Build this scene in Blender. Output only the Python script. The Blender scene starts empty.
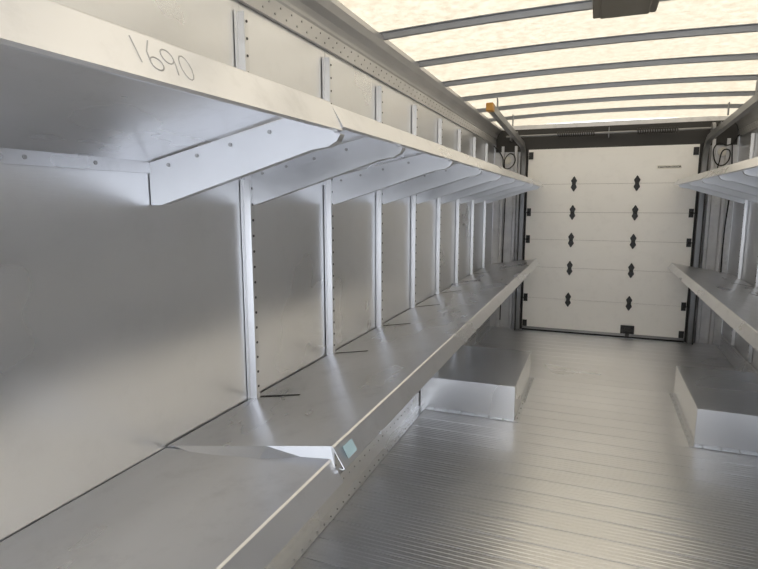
import bpy, math, random
from mathutils import Vector, Matrix
random.seed(4)
S=bpy.context.scene
S.view_settings.view_transform='Standard'
XL,XR=-1.15,1.31
CX=(XL+XR)/2
YF,YB=-1.0,6.68
# ---------------------------------------------------------------- materials
def nt(name):
    m=bpy.data.materials.new(name); m.use_nodes=True
    t=m.node_tree; b=t.nodes['Principled BSDF']; return m,t,b
def metal(name,c1,c2,rough=.4,metallic=.75,stretch=(1,1,1),scale=3,bump=.05,fine=(60,3,60),finescale=8,rvar=.12,smudge=0,detail=3,streak=0,plank=0):
    m,t,b=nt(name); N=t.nodes; L=t.links
    tc=N.new('ShaderNodeTexCoord')
    mp=N.new('ShaderNodeMapping'); mp.inputs['Scale'].default_value=stretch
    L.new(tc.outputs['Object'],mp.inputs[0])
    n1=N.new('ShaderNodeTexNoise'); n1.inputs['Scale'].default_value=scale; n1.inputs['Detail'].default_value=detail
    L.new(mp.outputs[0],n1.inputs[0])
    cr=N.new('ShaderNodeValToRGB'); cr.color_ramp.elements[0].position=.3; cr.color_ramp.elements[1].position=.72
    cr.color_ramp.elements[0].color=(*c1,1); cr.color_ramp.elements[1].color=(*c2,1)
    L.new(n1.outputs[0],cr.inputs[0])
    mp2=N.new('ShaderNodeMapping'); mp2.inputs['Scale'].default_value=fine
    L.new(tc.outputs['Object'],mp2.inputs[0])
    n2=N.new('ShaderNodeTexNoise'); n2.inputs['Scale'].default_value=finescale; n2.inputs['Detail'].default_value=3
    L.new(mp2.outputs[0],n2.inputs[0])
    mr=N.new('ShaderNodeMapRange'); mr.inputs[3].default_value=rough-rvar; mr.inputs[4].default_value=rough+rvar
    mr.inputs[1].default_value=.3; mr.inputs[2].default_value=.7
    L.new(n1.outputs[0],mr.inputs[0]); L.new(mr.outputs[0],b.inputs['Roughness'])
    col=cr.outputs[0]
    def mul(col,src,lo,hi,v0,v1):
        c3=N.new('ShaderNodeMapRange'); c3.inputs[1].default_value=lo; c3.inputs[2].default_value=hi
        c3.inputs[3].default_value=v0; c3.inputs[4].default_value=v1
        L.new(src,c3.inputs[0])
        mx=N.new('ShaderNodeVectorMath'); mx.operation='SCALE'
        L.new(col,mx.inputs[0]); L.new(c3.outputs[0],mx.inputs['Scale']); return mx.outputs[0]
    if smudge:
        n3=N.new('ShaderNodeTexNoise'); n3.inputs['Scale'].default_value=9; n3.inputs['Detail'].default_value=8; n3.inputs['Roughness'].default_value=.7
        L.new(tc.outputs['Object'],n3.inputs[0])
        col=mul(col,n3.outputs[0],.52,.76,1,1-smudge)
    if streak: col=mul(col,n2.outputs[0],.35,.65,1-streak,1)
    if plank:
        sp=N.new('ShaderNodeSeparateXYZ'); L.new(tc.outputs['Object'],sp.inputs[0])
        a=N.new('ShaderNodeMath'); a.operation='SUBTRACT'; a.inputs[1].default_value=YF; L.new(sp.outputs[1],a.inputs[0])
        d=N.new('ShaderNodeMath'); d.operation='DIVIDE'; d.inputs[1].default_value=.152; L.new(a.outputs[0],d.inputs[0])
        f=N.new('ShaderNodeMath'); f.operation='FLOOR'; L.new(d.outputs[0],f.inputs[0])
        wn=N.new('ShaderNodeTexWhiteNoise'); wn.noise_dimensions='1D'; L.new(f.outputs[0],wn.inputs['W'])
        col=mul(col,wn.outputs['Value'],0,1,1-plank,1)
    L.new(col,b.inputs['Base Color'])
    bp=N.new('ShaderNodeBump'); bp.inputs['Strength'].default_value=bump; bp.inputs['Distance'].default_value=.01
    L.new(n2.outputs[0],bp.inputs['Height']); L.new(bp.outputs[0],b.inputs['Normal'])
    b.inputs['Metallic'].default_value=metallic
    return m
def plain(name,c,rough=.5,metallic=0,var=.15):
    return metal(name,tuple(v*(1-var) for v in c),c,rough,metallic,scale=6,bump=.02,fine=(1,1,1),finescale=60,rvar=.05)
M_wall=metal('aluminium_sheet_wall',(.755,.77,.80),(.835,.85,.885),.31,.92,scale=1.6,bump=.03,fine=(1,3,40),finescale=6,smudge=.04,rvar=.05)
M_shelf=metal('aluminium_shelf',(.73,.74,.77),(.84,.85,.885),.30,.92,stretch=(2,.8,2),scale=2.0,bump=.02,fine=(60,2,60),finescale=5,smudge=.12,rvar=.05)
M_post=metal('aluminium_post',(.74,.75,.77),(.82,.83,.86),.40,.85,bump=.02,rvar=.03)
M_brk=metal('aluminium_bracket',(.62,.63,.65),(.71,.72,.745),.42,.90,bump=.02,rvar=.03)
M_floor=metal('aluminium_floor',(.78,.785,.80),(.86,.865,.885),.31,.92,stretch=(1,1,1),scale=1.1,bump=.004,fine=(3,10,1),finescale=3,smudge=.05,rvar=.04,detail=1,plank=.05)
M_box=metal('aluminium_box',(.80,.81,.83),(.85,.86,.88),.27,.93,scale=1,bump=.008,smudge=0,rvar=.015,detail=1)
M_cove=metal('cove_aluminium',(.50,.50,.51),(.60,.60,.61),.38,.8,rvar=.04)
M_bow=metal('galvanised_bow',(.25,.26,.28),(.34,.35,.37),.5,.5)
M_steel=metal('track_steel',(.20,.205,.21),(.30,.30,.31),.4,.75)
M_dark=plain('dark_hole',(.02,.02,.022),.7)
M_hole=plain('slot_hole',(.08,.08,.085),.7)
M_black=plain('black_hinge',(.016,.016,.018),.45)
M_rubber=plain('black_rubber',(.015,.015,.015),.8)
M_white=metal('door_white_laminate',(.93,.92,.90),(.96,.95,.935),.5,0,scale=2,bump=.02,fine=(1,1,1),finescale=40,smudge=.06)
M_corner=metal('rear_corner_panel',(.62,.62,.65),(.78,.78,.79),.45,.25,scale=5,smudge=.25)
M_header=plain('header_steel',(.045,.043,.042),.6,.2)
M_brown=plain('lamp_housing',(.17,.15,.12),.5)
M_lens=plain('lamp_lens',(.8,.78,.72),.3)
M_orange=plain('orange_bumper',(.60,.30,.06),.5)
M_ink=metal('marker_ink',(.34,.34,.35),(.50,.50,.51),.6,.5,scale=60,bump=.02)
M_rivet=plain('rivet',(.40,.40,.40),.4,.7)
M_blue=plain('blue_glint',(.50,.70,.79),.4)  # flat pale blue for the sun's reflection on the shelf lip
def roofmat():
    m=bpy.data.materials.new('translucent_fibreglass'); m.use_nodes=True; t=m.node_tree; N=t.nodes; L=t.links
    N.remove(N['Principled BSDF']); out=N['Material Output']
    tc=N.new('ShaderNodeTexCoord')
    n=N.new('ShaderNodeTexNoise'); n.inputs['Scale'].default_value=20; n.inputs['Detail'].default_value=8; n.inputs['Roughness'].default_value=.8
    L.new(tc.outputs['Object'],n.inputs[0])
    cr=N.new('ShaderNodeValToRGB'); e=cr.color_ramp.elements
    e[0].position=.38; e[0].color=(.310,.262,.190,1); e[1].position=.62; e[1].color=(.465,.420,.335,1)
    L.new(n.outputs[0],cr.inputs[0])
    tr=N.new('ShaderNodeBsdfTranslucent'); df=N.new('ShaderNodeBsdfDiffuse'); mx=N.new('ShaderNodeMixShader'); mx.inputs[0].default_value=.45
    df.inputs[0].default_value=(.80,.795,.775,1)
    L.new(cr.outputs[0],tr.inputs[0])
    L.new(tr.outputs[0],mx.inputs[1]); L.new(df.outputs[0],mx.inputs[2]); L.new(mx.outputs[0],out.inputs[0])
    return m
M_roof=roofmat()
# ---------------------------------------------------------------- builder
class B:
    def __init__(s): s.v=[]; s.f=[]
    def add(s,vs,fs):
        o=len(s.v); s.v+= [tuple(p) for p in vs]; s.f+=[tuple(i+o for i in f) for f in fs]
    def box(s,x0,x1,y0,y1,z0,z1):
        s.add([(x0,y0,z0),(x1,y0,z0),(x1,y1,z0),(x0,y1,z0),(x0,y0,z1),(x1,y0,z1),(x1,y1,z1),(x0,y1,z1)],
        [(0,3,2,1),(4,5,6,7),(0,1,5,4),(1,2,6,5),(2,3,7,6),(3,0,4,7)])
    def loft(s,rings):
        n=len(rings[0]); vs=[p for r in rings for p in r]; fs=[]
        for k in range(len(rings)-1):
            for i in range(n):
                j=(i+1)%n; fs.append((k*n+i,k*n+j,(k+1)*n+j,(k+1)*n+i))
        fs.append(tuple(range(n-1,-1,-1))); fs.append(tuple((len(rings)-1)*n+i for i in range(n)))
        s.add(vs,fs)
    def sheet(s,stations,t,axis='y',flip=1):
        def off(poly):
            o=[]
            for i,p in enumerate(poly):
                a=poly[max(i-1,0)]; c=poly[min(i+1,len(poly)-1)]
                d=Vector((c[0]-a[0],c[1]-a[1])); d.normalize()
                o.append((p[0]-d.y*t*flip,p[1]+d.x*t*flip))
            return o
        n=len(stations[0][1]); vs=[]
        for y,poly in stations:
            for (a,b) in list(poly)+off(poly):
                vs.append((a,y,b) if axis=='y' else ((a,b,y) if axis=='z' else (y,a,b)))
        fs=[]; R=2*n
        for k in range(len(stations)-1):
            o=k*R; p=o+R
            for i in range(n-1):
                fs.append((o+i,o+i+1,p+i+1,p+i)); fs.append((o+n+i,p+n+i,p+n+i+1,o+n+i+1))
            fs.append((o,p,p+n,o+n)); fs.append((o+n-1,o+2*n-1,p+2*n-1,p+n-1))
        for o in (0,(len(stations)-1)*R):
            for i in range(n-1): fs.append((o+i,o+n+i,o+n+i+1,o+i+1))
        s.add(vs,fs)
    def cyl(s,c,r,h,axis='x',n=10):
        ring=[]
        for e in (-h/2,h/2):
            q=[]
            for i in range(n):
                a=2*math.pi*i/n; u,w=r*math.cos(a),r*math.sin(a)
                d={'x':(e,u,w),'y':(u,e,w),'z':(u,w,e)}[axis]
                q.append((c[0]+d[0],c[1]+d[1],c[2]+d[2]))
            ring.append(q)
        s.loft(ring)
    def tube(s,pts,r,n=8):
        rings=[]
        for i,p in enumerate(pts):
            a=Vector(pts[max(i-1,0)]); c=Vector(pts[min(i+1,len(pts)-1)]); d=(c-a).normalized()
            up=Vector((0,0,1)) if abs(d.z)<.9 else Vector((1,0,0))
            u=d.cross(up).normalized(); w=d.cross(u)
            rings.append([tuple(Vector(p)+u*r*math.cos(2*math.pi*k/n)+w*r*math.sin(2*math.pi*k/n)) for k in range(n)])
        s.loft(rings)
    def mirror(s):
        s.v=[(2*CX-x,y,z) for x,y,z in s.v]; return s
    def make(s,name,mat,parent=None,bevel=0,mirror=False,smooth=False):
        if mirror: s.mirror()
        me=bpy.data.meshes.new(name); me.from_pydata(s.v,[],s.f); me.update()
        import bmesh
        bm=bmesh.new(); bm.from_mesh(me); bmesh.ops.recalc_face_normals(bm,faces=bm.faces); bm.to_mesh(me); bm.free()
        if smooth:
            for p in me.polygons: p.use_smooth=True
        o=bpy.data.objects.new(name,me); S.collection.objects.link(o); me.materials.append(mat)
        if bevel:
            m=o.modifiers.new('bevel','BEVEL'); m.width=bevel; m.segments=2; m.limit_method='ANGLE'
        if parent: o.parent=parent
        return o
def empty(name):
    o=bpy.data.objects.new(name,None); S.collection.objects.link(o); return o
# ---------------------------------------------------------------- floor : extruded aluminium planks running across the van
b=B(); prof=[]; y=YF; pw=.152
while y<YB-.02:
    g=.004; h=.0016
    pl=[(g,-.005),(g+.001,0)]
    for c0 in (.022,.049,.076,.103,.130): pl+=[(c0-.006,0),(c0-.003,h),(c0+.003,h),(c0+.006,0)]
    pl+=[(pw-.001,0),(pw,-.005)]
    for dy,z in pl:
        if y+dy<YB: prof.append((y+dy,z))
    y+=pw
ring=prof+[(YB,0),(YB,-.06),(YF,-.06)]
n=len(ring)
vs=[(XL,p[0],p[1]) for p in ring]+[(XR,p[0],p[1]) for p in ring]
fs=[(i,(i+1)%n,n+(i+1)%n,n+i) for i in range(n)]
b.add(vs,fs); b.make('floor',M_floor)
posts=[1.65+.632*k for k in range(8)]
# ---------------------------------------------------------------- walls
def wall(side):
    mir=side=='right'
    b=B(); b.box(XL-.05,XL-.006,YF,YB+.05,-.06,2.40)
    w=b.make('wall_'+side,M_wall,mirror=mir)
    seams=[YF,0.0,1.2]+[p for p in posts]+[YB-.03]
    for i in range(len(seams)-1):
        b=B(); x=XL-.001*(i%2)
        if i==1: x=XL+.003
        b.box(XL-.0065,x,seams[i]+.0015,seams[i+1]-.0015,.002,2.34)
        b.make('sheet_%d'%(i+1),M_wall,w,mirror=mir)
wall('left'); wall('right')
DX0,DX1,DY,DH=-.755,.955,6.60,2.10
b=B()
b.box(XL,DX0+.03,YB-.02,YB+.05,0,2.38); b.box(DX1-.03,XR,YB-.02,YB+.05,0,2.38); b.box(DX0+.03,DX1-.03,YB-.02,YB+.05,DH-.03,2.38)
wb=b.make('wall_back',M_corner)
for x0 in (XL+.10,XL+.25,DX1+.13,DX1+.26):
    b=B(); q=[(x0-.025,YB-.022),(x0-.015,YB-.045),(x0+.015,YB-.045),(x0+.025,YB-.022)]
    b.sheet([(0.0,q),(2.15,q)],.003,'z')
    b.make('stiffener',M_corner,wb)
b=B(); b.box(XL,XL+.12,YF-.05,YF,0,2.38); b.box(XR-.12,XR,YF-.05,YF,0,2.38); b.box(XL+.12,XR-.12,YF-.05,YF,2.22,2.38)
b.make('wall_front',M_wall)
# ---------------------------------------------------------------- ceiling
def roofz(x): 
    u=(x-CX)/(XR-CX); return 2.365+.035*(1-u*u)
b=B(); nx=16; vs=[];fs=[]
for j in range(2):
    for i in range(nx+1):
        x=XL+(XR-XL)*i/nx; vs.append((x,(YF-.05,YB+.05)[j],roofz(x)))
fs=[(i,i+1,nx+2+i,nx+1+i) for i in range(nx)]
b.add(vs,fs); b.make('ceiling',M_roof,smooth=True)
bows=[2.81+.625*k for k in range(-6,6)]
for y in bows:
    b=B(); st=[]
    for i in range(nx+1):
        x=XL+.03+(XR-XL-.06)*i/nx; z=roofz(x)-.002
        st.append((x,[(y-.030,z-.001),(y-.014,z-.003),(y-.011,z-.030),(y+.011,z-.030),(y+.014,z-.003),(y+.030,z-.001)]))
    b.sheet(st,.003,'x',1); b.make('roof_bow',M_bow)
for k,mir in enumerate((False,True)):
    b=B(); p=[(XL+.002,2.165),(XL+.016,2.165),(XL+.016,2.232),(XL+.024,2.238),(XL+.026,2.25),(XL+.034,2.275),(XL+.052,2.305),(XL+.078,2.328),(XL+.078,2.352),(XL+.002,2.352)]
    b.loft([[(x,YF,z) for x,z in p],[(x,YB-.03,z) for x,z in p]])
    c=b.make('trim_%d'%(k+1),M_cove,mirror=mir)
    b=B(); y=YF+.05
    while y<YB-.1:
        b.cyl((XL+.017,y,2.185),.004,.004); b.cyl((XL+.017,y+.04,2.215),.004,.004); y+=.08
    b.make('rivets',M_rivet,c,mirror=mir)
    b=B(); q=[(XL+.004,.13),(XL+.006,.006),(XL+.055,.004)]
    b.sheet([(YF,q),(YB-.05,q)],.003,'y',1)
    c=b.make('baseboard_'+('right' if mir else 'left'),M_box,mirror=mir)
    b=B(); y=YF+.05
    while y<YB-.1:
        if not 3.6<y<4.85:
            b.cyl((XL+.04,y,.009),.004,.004,'z'); b.cyl((XL+.0095,y,.095),.004,.005)
        y+=.07
    b.make('rivets',M_rivet,c,mirror=mir)
# ---------------------------------------------------------------- wall posts
for mir in (False,True):
    for y in posts:
        z0=.255 if 3.7<y<4.78 else .14
        e=empty('wall_post')
        b=B(); p=[(XL+.003,y-.034),(XL+.003,y-.014),(XL+.026,y-.011),(XL+.026,y+.009),(XL+.003,y+.012),(XL+.003,y+.040)]
        b.sheet([(z0,p),(2.13,p)],.0025,'z',-1)
        b.make('channel',M_post,e,mirror=mir)
        b=B(); z=z0+.06
        while z<2.1:
            b.cyl((XL+.0065,y+.029,z),.0050,.0025); b.cyl((XL+.0292,y-.001,z+.03),.0045,.002)
            z+=.055
        b.make('holes',M_hole,e,mirror=mir)
# ---------------------------------------------------------------- shelves
def prof(zb,zf,drop=0,lip=.055):
    return [(XL+.007,zb-.035),(XL+.007,zb),(-.609,zf-drop-.001),(-.603,zf-.0005-drop),(-.598,zf-.004-drop),(-.569,zf-lip+.004-drop),(-.566,zf-lip-.001-drop),(-.572,zf-lip-.005-drop),(-.582,zf-lip-.004-drop)]
def bracket(y,zb,zf,mir,parent,h=.115,lip=.055,tip=True):
    b=B(); z0=zb-.006; z1=zf-.010
    xa,xb=XL+.01,-.61; xt=-.568; zl=zf-lip-.008
    zt=lambda x: z0+(z1-z0)*(x-xa)/(xb-xa)
    if tip:
        lo=[(xa,zt(xa)-h),(xa+.03,zt(xa)-h),(xt-.075,zl-.036),(xt-.03,zl-.030),(xt-.008,zl-.018),(xt,zl-.004)]
        poly=[(xa,zt(xa))]+lo+[(xt-.006,zl),(-.583,zl),(xb,zt(xb)-.001)]
    else:
        lo=[(xa,zt(xa)-h),(xa+.03,zt(xa)-h),(xb-.05,zt(xb)-.046),(xb-.012,zt(xb)-.032)]
        poly=[(xa,zt(xa))]+lo+[(xb,zt(xb)-.001)]
    b.loft([[(x,y-.0015,z) for x,z in poly],[(x,y+.0015,z) for x,z in poly]])
    for (xA,zA),(xB,zB) in zip(lo[:-1],lo[1:]):
        b.add([(xA,y-.001,zA),(xB,y-.001,zB),(xB,y+.024,zB),(xA,y+.024,zA),(xA,y-.001,zA+.003),(xB,y-.001,zB+.003),(xB,y+.024,zB+.003),(xA,y+.024,zA+.003)],
        [(0,3,2,1),(4,5,6,7),(0,1,5,4),(1,2,6,5),(2,3,7,6),(3,0,4,7)])
    b.box(XL+.006,XL+.010,y-.002,y+.03,z0-h,z0-.002)
    b.make('bracket',M_brk,parent,mirror=mir)
    b=B()
    for f in (.12,.3,.5,.72): 
        x=xa+(xb-xa)*f; b.cyl((x,y-.003,zt(x)-.022),.005,.004,'y')
    for dz in (.03,.09): b.cyl((XL+.011,y+.016,z0-dz),.005,.004)
    b.make('bolts',M_rivet,parent,mirror=mir)
def shelf(name,y0,y1,zb,zf,mir,brks,drop0=0,slots=(),flap=False,lip=.055):
    e=empty(name)
    b=B(); st=[]
    for i in range(9):
        f=i/8; st.append((y0+(y1-y0)*f,prof(zb,zf,drop0*(1-f),lip)))
    b.sheet(st,.003,'y',-1)
    b.make('deck',M_shelf,e,mirror=mir)
    for y in brks: bracket(y,zb,zf,mir,e,lip=lip,tip=zb>1.2)
    zt=lambda x: zb+(zf-zb)*((x-XL-.007)/(-.604-XL-.007))
    if slots:
        b=B()
        for y in slots:
            xs=[XL+.035,XL+.20]; zz=[zt(x)+.001 for x in xs]; w0,w1=.006,.0045
            b.add([(xs[0],y-w0,zz[0]),(xs[1],y-w1,zz[1]),(xs[1],y+w1,zz[1]),(xs[0],y+w0,zz[0]),(xs[0],y-w0,zz[0]+.0012),(xs[1],y-w1,zz[1]+.0012),(xs[1],y+w1,zz[1]+.0012),(xs[0],y+w0,zz[0]+.0012)],
            [(0,3,2,1),(4,5,6,7),(0,1,5,4),(1,2,6,5),(2,3,7,6),(3,0,4,7)])
        b.make('slots',M_dark,e,mirror=mir)
    b=B(); y=y0+.1
    while y<y1-.05:
        b.cyl((XL+.009,y,zb-.018),.005,.006); y+=.18
    b.make('screws',M_rivet,e,mirror=mir)
    if flap:
        b=B()
        A=[(XL+.03,y0,zt(XL+.03)),(-.95,y0+.0,zt(-.95)),(-.80,y0,zt(-.8)),(-.606,y0,zt(-.606))]
        C=[(XL+.05,y0-.004,zt(XL+.05)-.006),(-.95,y0-.045,zt(-.95)-.020),(-.80,y0-.055,zt(-.8)-.032),(-.585,y0-.016,zt(-.606)-.048)]
        vs=A+C+[(x,y+.002,z-.003) for x,y,z in A+C]
        fs=[]
        for i in range(3):
            fs+= [(i,i+1,5+i,4+i),(8+i,12+i,13+i,9+i),(4+i,5+i,13+i,12+i),(i,8+i,9+i,i+1)]
        fs+=[(0,4,12,8),(3,11,15,7)]
        b.add(vs,fs); b.make('end_flange',M_brk,e)
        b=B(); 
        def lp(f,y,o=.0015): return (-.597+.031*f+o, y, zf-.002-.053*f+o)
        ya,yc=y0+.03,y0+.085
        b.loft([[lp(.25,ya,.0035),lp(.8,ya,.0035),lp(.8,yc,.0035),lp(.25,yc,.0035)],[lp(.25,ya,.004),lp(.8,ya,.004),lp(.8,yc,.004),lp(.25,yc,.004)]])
        b.make('glint_patch',M_blue,e)  # thin patch that paints a bluish sun reflection onto the lip
    return e
ZBL,ZFL=.79,.880; ZBU,ZFU=1.615,1.738
YS=1.2; YE=6.42
shelf('cargo_shelf',-.7,YS-.004,ZBL-.004,ZFL-.030,False,[-.5,.35,1.15],0)
shelf('cargo_shelf',YS+.004,YE,ZBL,ZFL,False,posts,0,slots=posts[:-1],flap=True)
nu=shelf('cargo_shelf',-.7,YS+.012,ZBU,ZFU,False,[-.4,YS],.012,lip=.068)
shelf('cargo_shelf',YS+.016,6.5,ZBU,ZFU-.004,False,posts,0)
shelf('cargo_shelf',-.7,YS-.004,ZBL,ZFL,True,[-.5,.35,1.15],0)
shelf('cargo_shelf',YS+.004,6.46,ZBL,ZFL,True,posts,0,slots=posts[:-1])
shelf('cargo_shelf',-.7,YS+.012,ZBU,ZFU,True,[-.4,YS],0)
shelf('cargo_shelf',YS+.016,6.5,ZBU,ZFU,True,posts,0)
# faint hand-written number: thin pencil strokes lying on the lip face
A0=Vector((-.598,0,ZFU-.004-.006)); A1=Vector((-.569,0,ZFU-.068+.004-.006)); nrm=Vector((.067,0,.029)).normalized()
def lipP(y,h):
    p=A1.lerp(A0,h); return tuple(Vector((p.x,y,p.z))+nrm*.0008)
def arc(cy,ch,ry,rh,a0,a1,n=14): return [(cy+ry*math.cos(math.radians(a0+(a1-a0)*i/n)),ch+rh*math.sin(math.radians(a0+(a1-a0)*i/n))) for i in range(n+1)]
strokes=[[(.600,.88),(.603,.30)],
 [(.634,.92),(.622,.62),(.621,.40)]+arc(.633,.38,.012,.15,180,-180),
 arc(.662,.66,.012,.17,0,360)+[(.674,.50),(.671,.25)],
 arc(.697,.52,.012,.30,60,440)]
b=B()
for s_ in strokes: b.tube([lipP(y,h) for y,h in s_],.0013,5)
b.make('marker_number',M_ink,nu)
# ---------------------------------------------------------------- wheel boxes
for mir in (False,True):
    e=empty('wheel_well_box'); xi=-.455 if not mir else -.485
    b=B(); b.box(XL+.012,xi,3.74,4.72,.002,.245); b.make('cover',M_box,e,bevel=.004,mirror=mir)
    b=B(); b.box(XL+.06,xi+.03,3.71,3.739,.003,.006); b.box(xi+.001,xi+.03,3.739,4.75,.003,.006); b.make('base_flange',M_box,e,mirror=mir)
    b=B()
    for k in range(10): b.cyl((xi+.016,3.78+.1*k,.007),.005,.004,'z')
    for k in range(6): b.cyl((XL+.12+.1*k,3.725,.007),.005,.004,'z')
    b.make('rivets',M_rivet,e,mirror=mir)
# ---------------------------------------------------------------- roll-up door
d=empty('roll_up_door')
seams=[.05,.40,.765,1.085,1.395,1.71,2.10]
for i in range(6):
    b=B(); b.box(DX0,DX1,DY,DY+.035,seams[i]+.001,seams[i+1]-.001); b.make('panel_%d'%(i+1),M_white,d,bevel=.002)
b=B(); b.box(DX0+.01,DX1-.01,DY+.01,DY+.03,.06,2.09); b.make('core',M_dark,d)
b=B(); b.box(DX0,DX1,DY-.004,DY+.036,.025,.052); b.make('bottom_rail',M_steel,d)
b=B(); b.box(DX0,DX1,DY+.004,DY+.03,.004,.026); b.make('bottom_seal',M_rubber,d)
def leaf(b,x,z,s):
    p=[(-.017,-.002),(.017,-.002),(.021,.010),(.030,.030),(.031,.040),(.018,.058),(.008,.076),(0,.084),(-.008,.076),(-.018,.058),(-.031,.040),(-.030,.030),(-.021,.010)]
    p=[(x+u,z+s*w) for u,w in p]
    b.loft([[(u,DY-.006,w) for u,w in p],[(u,DY-.001,w) for u,w in p]])
b=B()
for z in seams[1:-1]:
    for x in (-.25,.39):
        leaf(b,x,z,1); leaf(b,x,z,-1); b.cyl((x,DY-.009,z),.009,.04,'x')
b.make('hinges',M_black,d)
b=B()
for z in seams[1:-1]:
    for x in (DX0+.030,DX1-.030):
        s=-1 if x<0 else 1
        b.box(x-.022,x+.022,DY-.008,DY-.001,z-.045,z+.045); b.cyl((x+s*.04,DY-.018,z),.006,.08,'x'); b.cyl((x,DY-.014,z),.016,.03,'x')
for x in (DX0+.030,DX1-.030): b.box(x-.025,x+.025,DY-.010,DY-.001,.055,.13); b.box(x-.025,x+.025,DY-.010,DY-.001,1.99,2.07)
b.make('roller_hinges',M_black,d)
b=B(); b.box(.32,.46,DY-.012,DY-.001,.055,.15); b.box(.36,.42,DY-.035,DY-.012,.075,.125); b.cyl((.39,DY-.04,.10),.012,.11,'x'); b.box(.37,.41,DY-.03,DY-.005,.02,.06); b.make('latch',M_black,d,bevel=.003)
b=B(); b.box(.57,.80,DY-.002,DY-.0005,1.855,1.895); b.make('sticker',plain('sticker_paper',(.9,.88,.82)),d)
cu=bpy.data.curves.new('sticker_text','FONT'); cu.body='CAUTION DOOR'; cu.size=.028; cu.extrude=.0003; cu.offset=.0012; cu.materials.append(M_black)
to=bpy.data.objects.new('sticker_text',cu); S.collection.objects.link(to); to.parent=d
to.rotation_euler=(math.pi/2,0,0); to.location=(.58,DY-.003,1.866)
for x,s in ((DX0-.045,-1),(DX1+.045,1)):
    e=empty('door_track')
    pts=[(x,DY-.03,.01),(x,DY-.03,1.88)]
    for k in range(1,9):
        a=math.pi/2*k/8; pts.append((x,DY-.03-.26*(1-math.cos(a)),1.88+.26*math.sin(a)))
    pts.append((x,4.42,2.225))
    b=B(); rings=[]
    for i,p in enumerate(pts):
        a=Vector(pts[max(i-1,0)]); c=Vector(pts[min(i+1,len(pts)-1)]); dd=(c-a).normalized(); u=Vector((1,0,0)); w=dd.cross(u)
        hw,hd=.022,.028
        rings.append([tuple(Vector(p)+u*hw*i2+w*hd*j2) for i2,j2 in ((-1,-1),(1,-1),(1,1),(-1,1))])
    b.loft(rings); b.make('rail',M_steel,e)
    b=B(); b.box(x-.026,x+.026,4.34,4.425,2.195,2.255); b.make('bumper',M_orange if s<0 else M_rubber,e,bevel=.004)
    for yy in (4.7,5.6):
        b=B(); b.box(x-.004,x+.004,yy-.02,yy+.02,2.24,2.345); b.make('hanger',M_steel,e)
    b=B()
    if s<0: b.box(x-.035,x-.023,DY-.07,YB-.022,.005,2.10); b.box(x-.023,DX0+.012,DY+.037,YB-.022,.005,2.10)
    else: b.box(x+.023,x+.035,DY-.07,YB-.022,.005,2.10); b.box(DX1-.012,x+.023,DY+.037,YB-.022,.005,2.10)
    b.make('jamb',M_header,e)
e=empty('door_spring_assembly')
b=B(); b.box(XL+.02,XR-.02,DY+.037,YB-.025,2.085,2.33); b.make('header',M_header,e)
b=B(); b.cyl((CX,DY-.07,2.245),.012,XR-XL-.3,'x'); b.make('shaft',M_steel,e)
b=B()
for x0 in (-.45,.35):
    pts=[(x0+i*.0022,DY-.07+.026*math.cos(i*.6),2.245+.026*math.sin(i*.6)) for i in range(180)]
    b.tube(pts,.006,5)
b.make('springs',M_header,e,smooth=True)
b=B()
for x in (XL+.2,XR-.2,CX): b.box(x-.004,x+.004,DY-.11,DY+.037,2.2,2.3)
for x in (XL+.26,XR-.26): b.cyl((x,DY-.07,2.245),.055,.03,'x',20)
b.make('drums',M_steel,e)
def cable(pts,r=.006):
    cu=bpy.data.curves.new('electrical_cable','CURVE'); cu.dimensions='3D'; cu.bevel_depth=r; cu.bevel_resolution=2
    sp=cu.splines.new('BEZIER'); sp.bezier_points.add(len(pts)-1)
    for q,p in zip(sp.bezier_points,pts): q.co=p; q.handle_left_type=q.handle_right_type='AUTO'
    cu.materials.append(M_rubber); o=bpy.data.objects.new('electrical_cable',cu); S.collection.objects.link(o)
yb=YB-.055
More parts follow.
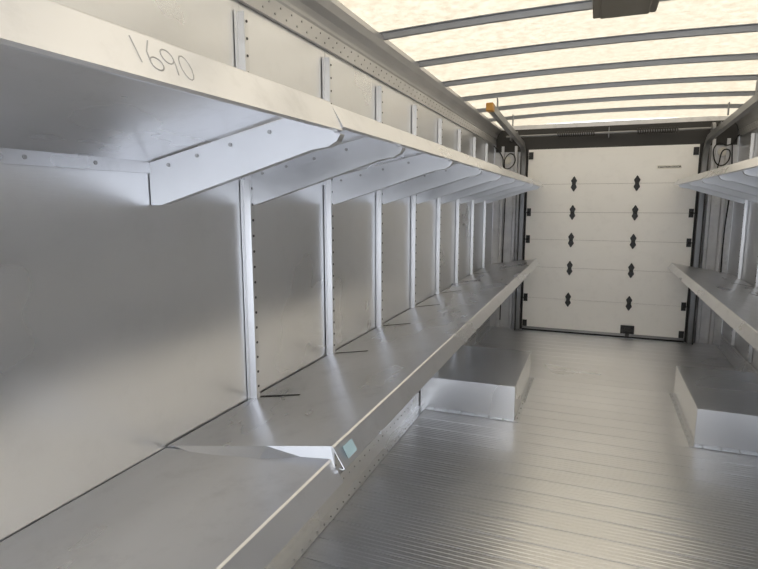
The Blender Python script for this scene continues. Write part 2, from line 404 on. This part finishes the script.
cable([(-1.12,yb-.2,2.14),(-1.05,yb,2.02),(-1.02,yb,1.90),(-.93,yb,1.93),(-.92,yb,2.04),(-.98,yb,2.06),(-1.0,yb,1.7),(-1.01,yb,1.2),(-1.02,yb,.1)])
cable([(1.26,yb-.2,2.16),(1.20,yb,2.08),(1.12,yb,2.10),(1.09,yb,1.97),(1.16,yb,1.88),(1.23,yb,1.95),(1.20,yb,2.04),(1.14,yb,1.9),(1.13,yb,1.75)])
cable([(1.24,yb-.02,2.1),(1.26,yb-.02,1.7),(1.24,yb-.02,1.2),(1.25,yb-.02,.5)],.006)
cable([(-.99,yb,.62),(-1.06,yb-.1,.5),(-1.12,yb-.25,.42),(-1.12,yb-.8,.38)],.010)
for x in (-1.0,1.17):
    e=empty('marker_lamp'); z=1.99 if x<0 else 2.02
    b=B(); b.cyl((x,YB-.03,z),.045,.02,'y',20); b.make('base',M_lens,e)
    b=B(); b.cyl((x,YB-.045,z),.032,.014,'y',20); b.make('lens',M_lens,e,bevel=.004)
e=empty('dome_lamp')
b=B(); b.box(-.06,.19,2.28,2.72,2.296,2.366); b.make('housing',M_brown,e,bevel=.006)
b=B(); b.box(-.03,.16,2.32,2.68,2.280,2.297); b.make('lens',M_brown,e,bevel=.006)
# ---------------------------------------------------------------- light
w=bpy.data.worlds.new('world'); S.world=w; w.use_nodes=True
bg=w.node_tree.nodes['Background']; bg.inputs[0].default_value=(.93,.96,1,1); bg.inputs[1].default_value=2.7
l=bpy.data.lights.new('sun','SUN'); l.energy=7.5; l.angle=.01; l.color=(1,.98,.95)
o=bpy.data.objects.new('sun',l); S.collection.objects.link(o); o.rotation_euler=(math.radians(25),math.radians(20),0)
# ---------------------------------------------------------------- camera
F=Vector((-.3609,.9210,-.1466)).normalized(); R=Vector((.9311,.3649,0)).normalized(); U=R.cross(F)
c=bpy.data.cameras.new('camera'); c.lens=550/758*36; c.sensor_width=36; c.clip_start=.02
co=bpy.data.objects.new('camera',c); S.collection.objects.link(co)
co.matrix_world=Matrix(((R.x,U.x,-F.x,0),(R.y,U.y,-F.y,0),(R.z,U.z,-F.z,1.5),(0,0,0,1)))
S.camera=co
